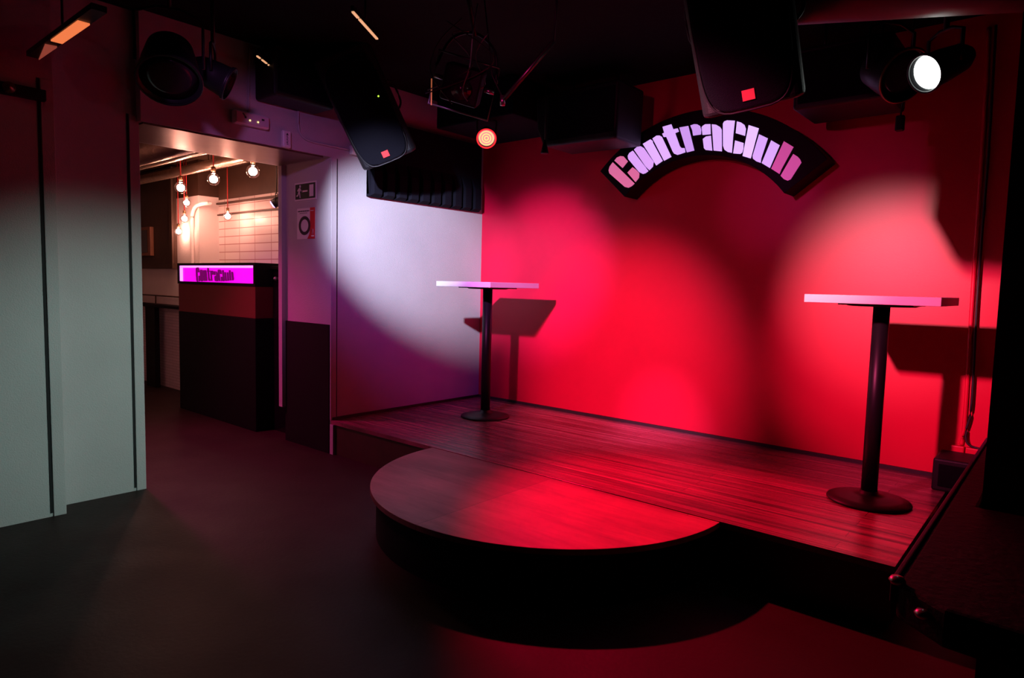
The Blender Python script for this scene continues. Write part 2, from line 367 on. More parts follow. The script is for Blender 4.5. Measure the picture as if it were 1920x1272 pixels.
GL = {'C':[[(1.591,2.351),(1.565,2.322),(1.556,2.293),(1.564,2.269),(1.708,2.153),(1.739,2.144),(1.768,2.154),(1.792,2.172)],[(1.606,2.363),(1.627,2.384),(1.658,2.392),(1.685,2.387),(1.725,2.345),(1.681,2.3)],[(1.77,2.296),(1.802,2.273),(1.83,2.245),(1.828,2.212),(1.8,2.183),(1.727,2.26)]],'o':[[(1.766,2.421),(1.737,2.407),(1.724,2.386),(1.729,2.363),(1.829,2.254),(1.862,2.238),(1.884,2.242),(1.906,2.255)],[(1.777,2.428),(1.801,2.445),(1.833,2.447),(1.86,2.43),(1.947,2.318),(1.943,2.285),(1.915,2.261),(1.882,2.291)]],'n':[[(1.851,2.462),(1.914,2.488),(1.931,2.475),(1.935,2.46),(2.022,2.319),(1.971,2.291)],[(1.931,2.492),(1.963,2.509),(1.988,2.507),(2.007,2.495),(2.091,2.341),(2.034,2.319),(1.95,2.461)]],'t':[[(2.01,2.567),(2.08,2.576),(2.097,2.538),(2.132,2.54),(2.142,2.516),(2.113,2.509),(2.155,2.41),(2.169,2.395),(2.193,2.392),(2.201,2.362),(2.165,2.354),(2.139,2.35),(2.114,2.361),(2.101,2.378),(2.044,2.491),(2.023,2.492),(2.01,2.517),(2.026,2.523)]],'r':[[(2.146,2.544),(2.214,2.546),(2.269,2.367),(2.213,2.36)],[(2.231,2.547),(2.26,2.552),(2.283,2.548),(2.304,2.534),(2.314,2.507),(2.314,2.474),(2.256,2.473),(2.248,2.51)]],'a':[[(2.318,2.523),(2.327,2.532),(2.344,2.54),(2.381,2.536),(2.387,2.466),(2.327,2.469)],[(2.331,2.44),(2.354,2.454),(2.389,2.455),(2.404,2.351),(2.356,2.361),(2.343,2.374)],[(2.393,2.533),(2.424,2.526),(2.453,2.507),(2.466,2.487),(2.475,2.338),(2.416,2.35)]],'C2':[[(2.474,2.526),(2.482,2.54),(2.502,2.545),(2.557,2.535),(2.551,2.45),(2.547,2.32),(2.518,2.329),(2.495,2.346),(2.483,2.374)],[(2.573,2.528),(2.601,2.517),(2.626,2.497),(2.637,2.47),(2.633,2.424),(2.569,2.45)],[(2.567,2.401),(2.626,2.377),(2.626,2.342),(2.62,2.314),(2.607,2.306),(2.558,2.315)]],'l':[[(2.656,2.492),(2.725,2.462),(2.681,2.268),(2.625,2.29)]],'u':[[(2.73,2.422),(2.789,2.388),(2.752,2.261),(2.75,2.232),(2.722,2.244),(2.697,2.265),(2.694,2.283)],[(2.813,2.372),(2.869,2.334),(2.813,2.192),(2.758,2.229)]],'b':[[(2.896,2.356),(2.958,2.312),(2.889,2.177),(2.878,2.147),(2.823,2.186)],[(2.96,2.267),(2.988,2.247),(3.004,2.228),(3.013,2.207),(2.952,2.106),(2.933,2.099),(2.91,2.11),(2.887,2.134),(2.942,2.236)]]}
sg = thing('club_sign', 'arched black sign with lit lilac letters reading ContraClub on the red wall', 'sign', (2.286, -0.12, 2.4))
so = Vector((2.286, -0.12, 2.4))
NA = 48
A0, A1 = -47.0, 52.5
mb = MB(); vs = []; fs = []
for k in range(NA + 1):
    a = A0 + (A1 - A0) * k / NA
    for y in (-0.21, -0.015):
        for r in (0.792, 1.112): x, z = pol(r, a); vs.append((x - so.x, y - so.y, z - so.z))
for k in range(NA):
    o = 4 * k
    fs += [(o, o + 1, o + 5, o + 4), (o + 2, o + 6, o + 7, o + 3), (o, o + 4, o + 6, o + 2), (o + 1, o + 3, o + 7, o + 5)]
fs += [(0, 2, 3, 1), (4 * NA, 4 * NA + 1, 4 * NA + 3, 4 * NA + 2)]
mb.add(vs, fs).build('housing', 'signblack', sg, 0.004)
LCOL = {'C': ((0.72, 0.16, 0.36), 0.85), 'o': ((0.66, 0.36, 0.90), 1.0), 'n': ((0.68, 0.42, 0.95), 1.05), 't': ((0.66, 0.40, 0.95), 1.0), 'r': ((0.58, 0.33, 0.88), 0.95), 'a': ((0.66, 0.42, 0.93), 1.0), 'C2': ((0.68, 0.46, 0.96), 1.05), 'l': ((0.70, 0.50, 1.0), 1.1), 'u': ((0.62, 0.38, 0.92), 1.0), 'b': ((0.58, 0.08, 0.34), 0.8)}
for k, P in GL.items():
    m = mat('lit_letter_' + k, LCOL[k][0], 0.4, emit=LCOL[k][0], estr=LCOL[k][1])
    g = MB()
    for q in P: g.prism([(x - so.x, z - so.z) for x, z in q], -0.216 - so.y, -0.208 - so.y)
    g.build('letter', m, sg, 0.0)['label'] = 'lit letter ' + k[0]


# ------------------------------------------------------------------ loudspeakers
def speaker(loc, n, up, label, sc=1.0, drop=None):
    t = thing('loudspeaker', label, 'loudspeaker', loc, 'hanging stage loudspeakers', frame(n, up))
    W, Hh, D = 0.19 * sc, 0.35 * sc, 0.17 * sc
    # tapered cabinet: narrower at the back
    poly = [(-W, -D * 0.75), (-W * 0.86, -D), (W * 0.86, -D), (W, -D * 0.75), (W * 0.70, D), (-W * 0.70, D)]
    MB().prismz(poly, -Hh, Hh).build('cabinet', 'black', t, 0.02 * sc, seg=3)
    g = []
    for k in range(40):
        a = 2 * math.pi * k / 40; c, s_ = math.cos(a), math.sin(a)
        g.append((W * 0.84 * math.copysign(abs(c) ** 0.45, c), -0.03 * sc + Hh * 0.90 * math.copysign(abs(s_) ** 0.45, s_)))
    gr = MB().prism(g, -D - 0.014 * sc, -D + 0.002).build('grille', 'grille', t, 0.008 * sc)
    rim = [(x * 1.03, -D - 0.006 * sc, z * 1.02) for x, z in g]
    MB().tube(rim, 0.004 * sc, 6, True).build('grille_rim', 'blackmetal', t)
    MB().box(-0.022 * sc, 0.022 * sc, -D - 0.021 * sc, -D - 0.014 * sc, -Hh * 0.90, -Hh * 0.90 + 0.038 * sc).build('badge', 'badge', gr)['label'] = 'small red badge'
    MB().lathe([(0.0, 0.0), (0.006, 0.0), (0.006, 0.005), (0, 0.005)], 12, T=Matrix.Translation((0.11 * sc, -D - 0.012 * sc, 0.03 * sc)) @ Matrix.Rotation(R(90), 4, 'X')).build('indicator_light', 'green_led', gr)['label'] = 'tiny green light'
    for sx in (-1, 1):
        MB().tube(smooth_path([(sx * W * 0.93, -D * 0.2, -0.09 * sc), (sx * (W * 0.93 + 0.03), -D * 0.1, -0.05 * sc), (sx * (W * 0.93 + 0.03), -D * 0.1, 0.05 * sc), (sx * W * 0.93, -D * 0.2, 0.09 * sc)], 4), 0.008, 8).build('handle', 'blackmetal', t)
    # hanging bracket up to the ceiling (world vertical), in the speaker's frame
    bk = MB(); inv = t.rotation_euler.to_matrix().inverted()
    top = inv @ Vector((0, 0, H - loc[2])); back = Vector((0, D * 0.9, Hh * 0.3))
    bk.tube([tuple(back), tuple(back * 0.5 + top * 0.5 + Vector((0, 0.03, 0))), tuple(top)], 0.016, 8)
    bk.build('hanging_bracket', 'blackmetal', t)
    return t


def cv(r, u, f): return RV * r + UV * u + FV * f


def hang_speaker(badge, n, up, label, sc):
    e = frame(n, up).to_matrix()
    c = Vector(badge) - e @ Vector((0, -0.19 * sc, -0.300 * sc))
    return speaker(tuple(c), n, up, label, sc)


hang_speaker((0.575, -1.636, 2.287), (0.66, -0.66, -0.36), cv(-0.36, 0.90, -0.2), 'black loudspeaker tilted downward, hanging in front of the grey wall', 1.14)
hang_speaker((3.442, -2.232, 2.094), (0.22, -0.90, -0.36), cv(-0.20, 0.95, -0.2), 'large black loudspeaker hanging in front of the arched sign', 1.0)


def plain_box(name, x0, x1, y0, y1, z0, z1, label, cat, m='black', rods=True, bev=0.02, parts=True, face='-y'):
    cx, cy = (x0 + x1) / 2, (y0 + y1) / 2
    t = thing(name, label, cat, (cx, cy, z0))
    MB().box(x0 - cx, x1 - cx, y0 - cy, y1 - cy, 0, z1 - z0).build('cabinet', m, t, bev, seg=3)
    if parts:
        if face == '-y': MB().box(x0 - cx + 0.03, x1 - cx - 0.03, y0 - cy - 0.008, y0 - cy + 0.004, 0.03, z1 - z0 - 0.03).build('grille', 'grille', t, 0.004)
        else: MB().box(x1 - cx - 0.004, x1 - cx + 0.008, y0 - cy + 0.03, y1 - cy - 0.03, 0.03, z1 - z0 - 0.03).build('grille', 'grille', t, 0.004)
    if rods:
        for sx in (-0.3, 0.3):
            xx = sx * (x1 - x0)
            if face == '-y': MB().tube([(xx, 0, z1 - z0 - 0.01), (xx, 0, H - z0)], 0.010, 8).build('hanging_rod', 'blackmetal', t)
            else: MB().tube([(0, sx * (y1 - y0), z1 - z0 - 0.01), (0, sx * (y1 - y0), H - z0)], 0.010, 8).build('hanging_rod', 'blackmetal', t)
    return t


plain_box('wall_speaker', 0.012, 0.27, -2.33, -1.86, 2.60, 2.93, 'boxy black speaker high on the grey wall above the passage', 'speaker', face='+x')
t = thing('speaker_cabinet', 'wide black cabinet hanging left of the arched sign', 'speaker', (1.545, -0.42, 2.44))
MB().prism([(-0.30, 0.0), (0.32, -0.01), (0.33, 0.40), (-0.42, 0.40), (-0.40, 0.14), (-0.345, 0.03)], -0.20, 0.16).build('cabinet', 'black', t, 0.02, seg=3)
MB().box(-0.29, 0.30, -0.208, -0.198, 0.04, 0.36).build('grille', 'grille', t, 0.004)
for sx in (-0.2, 0.2): MB().tube([(sx, 0, 0.39), (sx, 0, H - 2.47)], 0.01, 8).build('hanging_rod', 'blackmetal', t)
plain_box('speaker_cabinet', 3.07, 3.58, -0.62, -0.20, 2.44, 2.79, 'square black cabinet hanging between the big loudspeaker and the white lamp', 'speaker')
plain_box('stage_monitor', 3.87, 4.07, -0.34, -0.055, HS, 0.455, 'small black box standing on the stage in the right back corner', 'speaker', rods=False, bev=0.012)

# ------------------------------------------------------------------ acoustic foam strip on the grey wall
fo = thing('acoustic_foam_block', 'black ribbed acoustic foam hanging along the top of the grey wall', 'acoustic foam', (0.0, -0.73, 2.06))
mb = MB(); y0, y1 = -0.645, 0.655; nr = 10
mb.box(0.006, 0.05, y0, y1, 0.02, 0.62)
for k in range(nr):
    a = y0 + (y1 - y0) * k / nr; b = y0 + (y1 - y0) * (k + 1) / nr - 0.012
    mb.add([(0.04, a, 0.0), (0.04, b, 0.0), (0.085, a + 0.02, 0.02), (0.085, b - 0.02, 0.02), (0.085, a + 0.02, 0.20), (0.085, b - 0.02, 0.20), (0.05, a, 0.30), (0.05, b, 0.30), (0.006, a, 0.0), (0.006, b, 0.0), (0.006, a, 0.30), (0.006, b, 0.30)],
           [(0, 2, 3, 1), (2, 4, 5, 3), (4, 6, 7, 5), (8, 0, 1, 9), (6, 10, 11, 7), (8, 10, 6, 4, 2, 0), (9, 1, 3, 5, 7, 11), (8, 9, 11, 10)])
mb.build('foam', 'foam', fo)
bf = thing('ceiling_baffle', 'large black box hanging from the ceiling above the stage corner', 'ceiling baffle', (0.5, -0.5, 2.68))
MB().box(-0.30, 0.55, -0.30, 0.45, 0.0, 0.30).build('panel', 'foam', bf, 0.01)


# ------------------------------------------------------------------ stage lamps
def par_can(loc, d, label, lens, r=0.075, length=0.22, hang=True, rings=False, body='blackmetal', group='stage lamps on the ceiling', rim=None):
    t = thing('stage_lamp', label, 'stage lamp', loc, group, track(d))
    MB().lathe([(0.0, -length), (r * 0.55, -length), (r * 0.78, -length * 0.82), (r * 0.92, -length * 0.45), (r, 0.0), (r * 1.10, 0.0), (r * 1.12, -0.012), (r * 1.02, -0.02), (r * 0.97, -length * 0.40), (r * 0.80, -length * 0.86), (r * 0.5, -length * 1.04), (0.0, -length * 1.04)], 40).build('housing', body, t)
    le = MB().lathe([(0.0, -0.014), (r * 0.6, -0.014), (r * 0.96, -0.022)], 40).build('lens', lens, t)
    MB().tube([(r * 1.08 * math.cos(2 * math.pi * k / 40), r * 1.08 * math.sin(2 * math.pi * k / 40), 0.0) for k in range(40)], 0.006, 6, True).build('rim', rim or body, t)
    if rings:
        for q in (0.22, 0.50, 0.80):
            MB().tube([(r * q * math.cos(2 * math.pi * k / 40), r * q * math.sin(2 * math.pi * k / 40), -0.010) for k in range(40)], 0.004, 6, True).build('ring', 'par_ring', le)
    inv = t.rotation_euler.to_matrix().inverted(); w_ = inv @ Vector((0, 0, 1))
    side = w_.cross(Vector((0, 0, 1)))
    side = side.normalized() if side.length > 0.05 else Vector((1, 0, 0))
    mid = Vector((0, 0, -length * 0.45)); up1 = mid + w_ * (r * 2.0); a = mid + side * (r * 1.12); b = mid - side * (r * 1.12)
    MB().tube([tuple(a), tuple(a + w_ * r * 1.7), tuple(up1 + side * r * 0.4), tuple(up1 - side * r * 0.4), tuple(b + w_ * r * 1.7), tuple(b)], 0.008, 8).build('yoke', 'blackmetal', t)
    top = up1 + w_ * max(0.02, (H - loc[2] - (t.rotation_euler.to_matrix() @ up1).z))
    MB().tube([tuple(up1), tuple(top)], 0.012, 8).build('hanging_rod', 'blackmetal', t)
    return t


par_can((0.80, -0.82, 2.52), (0.75, -0.80, -0.62), 'round lamp glowing red with pale rings, above the stage corner', 'par_lens', 0.068, 0.16, rings=True, rim='par_rim')
par_can((3.85, -1.30, 2.335), (-2.3, -3.3, -1.9), 'round lamp shining white, hanging at the right beside the black cabinet', 'white_lens', 0.076, 0.24)
par_can((3.72, -1.02, 2.42), (0.75, -0.55, -0.5), 'unlit black lamp with a copper rim between cabinet and white lamp', 'dark_lens', 0.115, 0.24, rim='brass')
par_can((0.86, -3.24, 2.36), (0.55, -0.25, -0.80), 'big unlit round lamp with black yoke above the grey wall panels', 'dark_lens', 0.14, 0.28)
par_can((0.72, -2.86, 2.46), (0.35, 0.55, -0.30), 'small unlit black lamp left of the boxy wall speaker', 'dark_lens', 0.085, 0.20)

# mixed fixture: derby light in an open frame with cables, right of the first loudspeaker
t = thing('effect_light', 'unlit effect light in a thin metal frame tangled with cables', 'stage lamp', (1.80, -2.08, 2.46), 'stage lamps on the ceiling', frame((0.55, -0.75, -0.35), (0.15, 0.2, 0.95)))
MB().box(-0.11, 0.10, -0.07, 0.10, -0.10, 0.09).build('housing', 'black', t, 0.015)
MB().lathe([(0.0, 0.0), (0.052, 0.0), (0.056, 0.01), (0.0, 0.018)], 28, T=Matrix.Translation((0.0, -0.072, -0.02)) @ Matrix.Rotation(R(90), 4, 'X')).build('lens', 'dark_lens', t)
MB().tube([(-0.17, 0, -0.15), (0.17, 0, -0.15), (0.17, 0, 0.13), (-0.17, 0, 0.13)], 0.006, 8, True).build('frame', 'darksteel', t)
for sx in (-1, 1): MB().tube([(sx * 0.115, 0, 0.0), (sx * 0.17, 0, 0.0)], 0.012, 10).build('knob', 'steel', t)
MB().tube(smooth_path([(-0.17, 0.0, 0.05), (-0.12, 0.02, 0.20), (0.0, 0.0, 0.26), (0.12, 0.02, 0.20), (0.17, 0.0, 0.05)], 5), 0.008, 8).build('yoke', 'blackmetal', t)
MB().tube([(0, 0, 0.25), (-0.10, -0.12, 0.50)], 0.012, 8).build('hanging_rod', 'blackmetal', t)
MB().tube(smooth_path([(-0.02, -0.02, 0.40), (0.0, -0.09, 0.25), (0.02, -0.10, 0.10), (0.01, -0.09, -0.02), (0.05, -0.09, -0.07)], 6), 0.003, 6).build('safety_chain', 'steel', t)
for k in range(4):
    pp = [(random.uniform(-0.2, 0.2), random.uniform(-0.12, -0.02), 0.30 - 0.12 * q + random.uniform(-0.05, 0.05)) for q in range(4)]
    MB().tube(smooth_path(pp, 5), 0.0035, 6).build('cable', 'darksteel' if k % 2 else 'cable', t)
MB().tube([(-0.178, -0.006, -0.02), (-0.150, -0.006, -0.155)], 0.0035, 6).build('edge_glow', mat('amber_edge_glow', (0.5, 0.2, 0.1), 0.4, emit=(0.5, 0.12, 0.05), estr=0.7), t)['label'] = 'thin amber streak of light on the frame'  # orange streak of light put in as a glowing tube
t = thing('metal_bar', 'slanting grey metal bar hanging above the red lamp', 'bar', (2.17, -1.99, 2.48))
MB().tube([(-0.13, -0.04, -0.135), (0.13, 0.05, 0.14)], 0.014, 4).build('bar', 'darksteel', t)
MB().tube([(0.13, 0.05, 0.14), (0.15, 0.05, 0.50)], 0.006, 6).build('hanging_rod', 'blackmetal', t)
MB().tube([(-0.125, -0.04, -0.13), (-0.19, -0.06, 0.0), (-0.24, -0.1, 0.50)], 0.004, 6).build('cable', 'cable', t)
MB().lathe([(0, 0), (0.014, 0), (0.014, 0.05), (0, 0.05)], 10, T=Matrix.Translation((-0.13, -0.04, -0.16))).build('clamp', 'steel', t)
# plumb: small hanging black cone
t = thing('hanging_cone', 'small black cone hanging on a cord above the red lamp glow', 'hanging weight', (1.277, -0.682, 2.376))
MB().lathe([(0.0, 0.0), (0.030, 0.0), (0.030, 0.006), (0.008, 0.10), (0.0, 0.10)], 20).build('cone', 'black', t)
MB().tube([(0, 0, 0.09), (0, 0, H - 2.376)], 0.0035, 6).build('cord', 'cable', t)

# orange streaks of light at the ceiling, put in as glowing strips

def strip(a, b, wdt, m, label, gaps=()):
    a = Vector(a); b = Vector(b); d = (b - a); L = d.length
    t = thing('amber_light_streak', label, 'light streak', tuple(a), 'amber light streaks on the ceiling')
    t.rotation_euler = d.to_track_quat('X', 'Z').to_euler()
    MB().box(0, L, -wdt, wdt, 0.004, 0.03).build('streak_backing', 'blackmetal', t)
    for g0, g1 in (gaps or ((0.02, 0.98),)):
        MB().box(L * g0, L * g1, -wdt * 0.8, wdt * 0.8, -0.003, 0.005).build('diffuser', m, t)  # glowing face that stands in for the streak of light
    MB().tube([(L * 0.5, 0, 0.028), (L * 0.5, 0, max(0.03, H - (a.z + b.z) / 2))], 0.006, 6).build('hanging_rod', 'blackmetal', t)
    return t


M['amber'] = mat('amber_streak_glow', (0.8, 0.4, 0.2), 0.4, emit=(0.95, 0.22, 0.07), estr=0.9)
M['amber_dim'] = mat('amber_streak_dim', (0.4, 0.2, 0.12), 0.4, emit=(0.30, 0.055, 0.035), estr=0.8)
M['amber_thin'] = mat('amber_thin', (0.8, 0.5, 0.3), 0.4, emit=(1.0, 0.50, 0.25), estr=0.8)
t = strip((0.16, -3.64, 2.50), (1.14, -3.64, 2.50), 0.030, 'amber', 'wide amber light streak at the top left above the grey panels', ((0.40, 0.80),))
MB().add([(0.0, 0.024, -0.003), (0.30, -0.024, -0.003), (0.31, 0.024, -0.003), (0.0, 0.024, 0.005), (0.30, -0.024, 0.005), (0.31, 0.024, 0.005)], [(0, 1, 2), (5, 4, 3), (0, 3, 4, 1), (1, 4, 5, 2), (2, 5, 3, 0)]).build('end_glow', 'amber_dim', t)['label'] = 'dim tapering end of the light streak'
strip((1.393, -2.52, 2.80), (1.18, -2.19, 2.80), 0.009, 'amber_thin', 'thin amber light streak above the tilted loudspeaker', ((0.02, 0.22), (0.27, 1.0)))
strip((0.31, -2.47, 2.80), (0.10, -2.19, 2.80), 0.007, 'amber_thin', 'thin amber light streak over the boxy wall speaker', ((0.0, 0.12), (0.2, 0.4), (0.48, 1.0)))
# round duct and bracket near the ceiling at the right
t = thing('ceiling_duct', 'round dark duct under the ceiling above the white lamp', 'duct', (4.05, -1.75, 2.62))
MB().lathe([(0.21, -0.9), (0.215, -0.9), (0.215, 0.9), (0.21, 0.9)], 40, T=Matrix.Rotation(R(-62), 4, 'Z') @ Matrix.Rotation(R(90), 4, 'X')).build('pipe', mat('brown_duct', (0.05, 0.03, 0.03), 0.5, metal=0.0, noise=0.3), t)
MB().tube([(0, 0, 0.20), (0, 0, H - 2.62)], 0.01, 8).build('hanging_rod', 'blackmetal', t)

# small wall lamp high on the left
t = thing('wall_lamp', 'small dim wall lamp high on the left grey panel', 'lamp', (0.10, -3.70, 2.325))
MB().box(0.0, 0.04, -0.10, 0.12, -0.03, 0.03).build('bracket', 'black', t, 0.006)
MB().lathe([(0.0, 0.0), (0.028, 0.0), (0.028, 0.03), (0.0, 0.045)], 20, T=Matrix.Translation((0.04, -0.05, 0)) @ Matrix.Rotation(R(90), 4, 'Y')).build('lamp_head', 'brass', t)
# dark service box on the wall top left
t = thing('junction_box', 'small reddish junction box on the grey wall behind the big round lamp', 'junction box', (0.0, -3.0, 2.56))
MB().box(0.0, 0.05, -0.06, 0.06, -0.06, 0.07).build('box', 'plaster', t, 0.006)

# ------------------------------------------------------------------ fittings on the grey wall
t = thing('emergency_light', 'oblong white emergency light above the passage', 'emergency light', (0.0, -2.365, 2.46))
MB().box(0.001, 0.050, -0.128, 0.128, -0.045, 0.045).build('housing', 'whiteplastic', t, 0.014, seg=4)
MB().box(0.049, 0.056, -0.118, 0.118, -0.036, 0.036).build('diffuser', mat('pink_diffuser', (0.62, 0.50, 0.58), 0.35), t, 0.006)
for y in (-0.022, 0.036): MB().lathe([(0, 0), (0.005, 0), (0.005, 0.004), (0, 0.005)], 12, T=Matrix.Translation((0.056, y, -0.012)) @ Matrix.Rotation(R(90), 4, 'Y')).build('indicator_light', 'yellow_led', t)
g = MB(); Tm = Matrix.Translation((0.0565, -0.062, 0.0))
for q in ([(-0.014, 0.026), (-0.008, 0.030), (0.010, 0.012), (0.004, 0.008)], [(0.0, 0.008), (0.014, 0.012), (0.016, -0.004), (0.004, -0.004)]):
    g.add([(0.0, y, z) for y, z in q] + [(0.001, y, z) for y, z in q], [(0, 1, 2, 3), (7, 6, 5, 4), (0, 4, 5, 1), (1, 5, 6, 2), (2, 6, 7, 3), (3, 7, 4, 0)], T=Tm)
g.build('pictogram', 'ink', t)
MB().box(0.0, 0.001, 0.125, 0.145, 0.004, 0.016, T=Tm).build('mark', 'ink', t)
t = thing('call_unit', 'small upright white unit with a dark arrow right of the emergency light', 'sensor', (0.0, -2.097, 2.38))
MB().box(0.001, 0.040, -0.034, 0.034, -0.062, 0.062).build('housing', 'whiteplastic', t, 0.014, seg=4)
g = MB(); g.add([(0.041, -0.010, 0.026), (0.041, 0.010, 0.026), (0.041, 0.0, 0.042), (0.039, -0.010, 0.026), (0.039, 0.010, 0.026), (0.039, 0.0, 0.042)], [(0, 1, 2), (5, 4, 3), (0, 3, 4, 1), (1, 4, 5, 2), (2, 5, 3, 0)])
g.build('arrow', 'ink', t)
g = MB()
for k in range(6): g.box(0.039, 0.041, -0.007 + 0.002 * (k % 2), 0.007 - 0.002 * ((k + 1) % 2), 0.016 - 0.011 * k, 0.021 - 0.011 * k)
g.build('lettering', 'ink', t)['kind'] = 'stuff'
tag(MB().tube(smooth_path([(0.008, -2.37, 2.505), (0.008, -2.368, 2.62), (0.008, -2.366, 2.76), (0.012, -2.36, 2.97)], 4), 0.006, 8).build('cable_conduit', 'plaster'), 'thin grey conduit rising from the emergency light to the ceiling', 'conduit')
tag(MB().tube(smooth_path([(0.010, -1.99, 2.62), (0.010, -1.99, 2.50), (0.010, -1.97, 2.44), (0.010, -1.90, 2.405), (0.010, -1.70, 2.400), (0.010, -1.545, 2.400)], 5), 0.008, 8).build('cable_conduit', 'plaster'), 'bent grey conduit running from the wall speaker to the socket box', 'conduit')
t = thing('socket_box', 'pale wall socket box with two holes beside the tilted loudspeaker', 'socket', (0.0, -1.475, 2.40))
MB().box(0.001, 0.045, -0.065, 0.065, -0.035, 0.035).build('box', 'whiteplastic', t, 0.006)
for y in (0.0, 0.035): MB().lathe([(0, 0), (0.011, 0), (0.011, 0.003), (0, 0.003)], 16, T=Matrix.Translation((0.045, y, 0.0)) @ Matrix.Rotation(R(90), 4, 'Y')).build('socket', 'ink', t)

# exit sign on the passage wall (faces -Y)
t = thing('exit_sign', 'dark exit sign with a running figure, arrow and door', 'sign', (-0.348, -1.7035, 2.086))
MB().box(-0.155, 0.155, -0.006, 0.0, -0.072, 0.072).build('border', 'paper', t)
pn = MB().box(-0.143, 0.143, -0.008, -0.005, -0.060, 0.060).build('panel', 'signgreen', t)
MB().box(0.064, 0.120, -0.0095, -0.007, -0.046, 0.046).build('door', 'paper', pn)
MB().prism([(-0.045, -0.006), (0.035, -0.006), (0.035, 0.006), (-0.045, 0.006), (-0.030, 0.0)], -0.0095, -0.007).build('arrow', 'paper', pn)
g = MB()
g.lathe([(0, 0), (0.011, 0), (0.011, 0.0025), (0, 0.0025)], 16, T=Matrix.Translation((-0.072, -0.007, 0.042)) @ Matrix.Rotation(R(90), 4, 'X'))
for q in ([(-0.092, 0.028), (-0.072, 0.030), (-0.076, -0.010), (-0.096, -0.006)], [(-0.078, 0.026), (-0.070, 0.028), (-0.050, 0.002), (-0.058, 0.000)], [(-0.092, 0.028), (-0.086, 0.020), (-0.108, 0.004), (-0.114, 0.008)],
          [(-0.086, -0.006), (-0.074, -0.008), (-0.066, -0.050), (-0.076, -0.050)], [(-0.096, -0.006), (-0.086, -0.010), (-0.104, -0.036), (-0.112, -0.030)], [(-0.112, -0.026), (-0.108, -0.036), (-0.126, -0.036), (-0.126, -0.028)]):
    g.prism(q, -0.0095, -0.007)
g.build('running_figure', 'paper', pn)
t = thing('poster', 'white poster with a dark ring and a red side strip below the exit sign', 'poster', (-0.343, -1.7035, 1.83))
sh = MB().box(-0.130, 0.130, -0.003, 0.0, -0.125, 0.122).build('sheet', 'paper', t)
MB().prism([(0.060, 0.122), (0.130, 0.122), (0.130, -0.125), (0.020, -0.125), (0.052, -0.085), (0.060, -0.03)], -0.0045, -0.0025).build('red_strip', 'paperred', sh)
g = MB(); n = 48
vs = []; fs = []
for k in range(n):
    a = 2 * math.pi * k / n
    for y in (-0.0055, -0.004):
        for r in (0.050, 0.076): vs.append((-0.018 + r * math.cos(a) * 1.1, y, -0.018 + r * math.sin(a)))
for k in range(n):
    o = 4 * k; o2 = 4 * ((k + 1) % n)
    fs += [(o, o2, o2 + 1, o + 1), (o + 2, o + 3, o2 + 3, o2 + 2), (o, o + 2, o2 + 2, o2), (o + 1, o2 + 1, o2 + 3, o + 3)]
g.add(vs, fs).build('ring', 'ink', sh)
g = MB()
for k in range(12): g.box(-0.118 + 0.014 * k, -0.109 + 0.014 * k + 0.003 * (k % 2), -0.0042, -0.0028, 0.094, 0.103)
for k in range(8): g.box(-0.09 + 0.014 * k, -0.082 + 0.014 * k, -0.0042, -0.0028, 0.080, 0.085)
g.build('text_line', 'ink', sh)['kind'] = 'stuff'
g = MB(); g.box(0.070, 0.112, -0.0055, -0.004, 0.095, 0.100); g.box(0.080, 0.118, -0.0055, -0.004, -0.108, -0.098)
g.tube([(0.088, -0.0050, -0.088), (0.088, -0.0050, -0.050), (0.104, -0.0050, -0.050), (0.104, -0.0050, -0.088)], 0.0022, 6)
g.build('white_print', 'paper', sh)['kind'] = 'stuff'

# ------------------------------------------------------------------ right side
tag(MB().tube(smooth_path([(3.935, -0.012, 2.9), (3.950, -0.012, 2.28), (3.960, -0.012, 1.4), (3.972, -0.012, 0.66), (3.965, -0.012, 0.49)], 8), 0.011, 8).build('wall_pipe', 'redpaint'), 'red painted pipe running down the red wall at the right', 'pipe')
tag(MB().tube(smooth_path([(3.970, -0.035, 2.9), (3.982, -0.030, 2.20), (3.985, -0.028, 1.4), (4.000, -0.030, 0.75), (3.985, -0.03, 0.58), (4.005, -0.035, 0.50), (4.10, -0.035, 0.485), (4.195, -0.03, 0.48)], 8), 0.007, 8).build('wall_cable', 'cable'), 'dark cable hanging beside the red pipe at the right', 'cable')
t = thing('double_socket', 'red painted double socket on the red wall above the small black box', 'socket', (3.985, 0.0, 0.447))
MB().box(-0.070, -0.002, -0.045, -0.001, -0.032, 0.038).build('socket', 'redpaint', t, 0.006)
MB().box(0.004, 0.080, -0.045, -0.001, -0.040, 0.036).build('socket', 'redpaint', t, 0.006)
t = thing('hanging_plug', 'black plug hanging on a cable below the unlit rimmed lamp', 'plug', (3.60, -0.42, 2.29))
MB().box(-0.022, 0.022, -0.02, 0.02, 0.0, 0.085).build('plug', 'black', t, 0.008)
MB().tube(smooth_path([(0, 0, 0.08), (0.005, 0, 0.14), (0.03, -0.05, 0.24), (0.05, -0.1, 0.45), (0.05, -0.1, H - 2.29)], 5), 0.005, 6).build('cable', 'cable', t)
# booth in the right foreground
t = thing('booth_counter', 'low black booth with a violet edged top in the right foreground', 'counter', (4.5, -1.5, 0))
MB().prismz([(-0.395, 1.38), (-0.305, 1.38), (-0.305, -0.14), (0.9, -0.14), (0.9, -1.30), (-0.28, -1.22), (-0.405, -1.12)], 0.46, 0.565).build('top', 'booth', t, 0.012)
MB().prismz([(-0.412, 1.38), (-0.397, 1.38), (-0.407, -1.12), (-0.422, -1.12)], 0.50, 0.572).build('edge_trim', 'booth_edge', t, 0.004)
MB().prismz([(-0.22, -0.16), (0.85, -0.16), (0.85, -1.0), (-0.22, -1.0)], 0.0, 0.459).build('body', 'blackpaint', t)

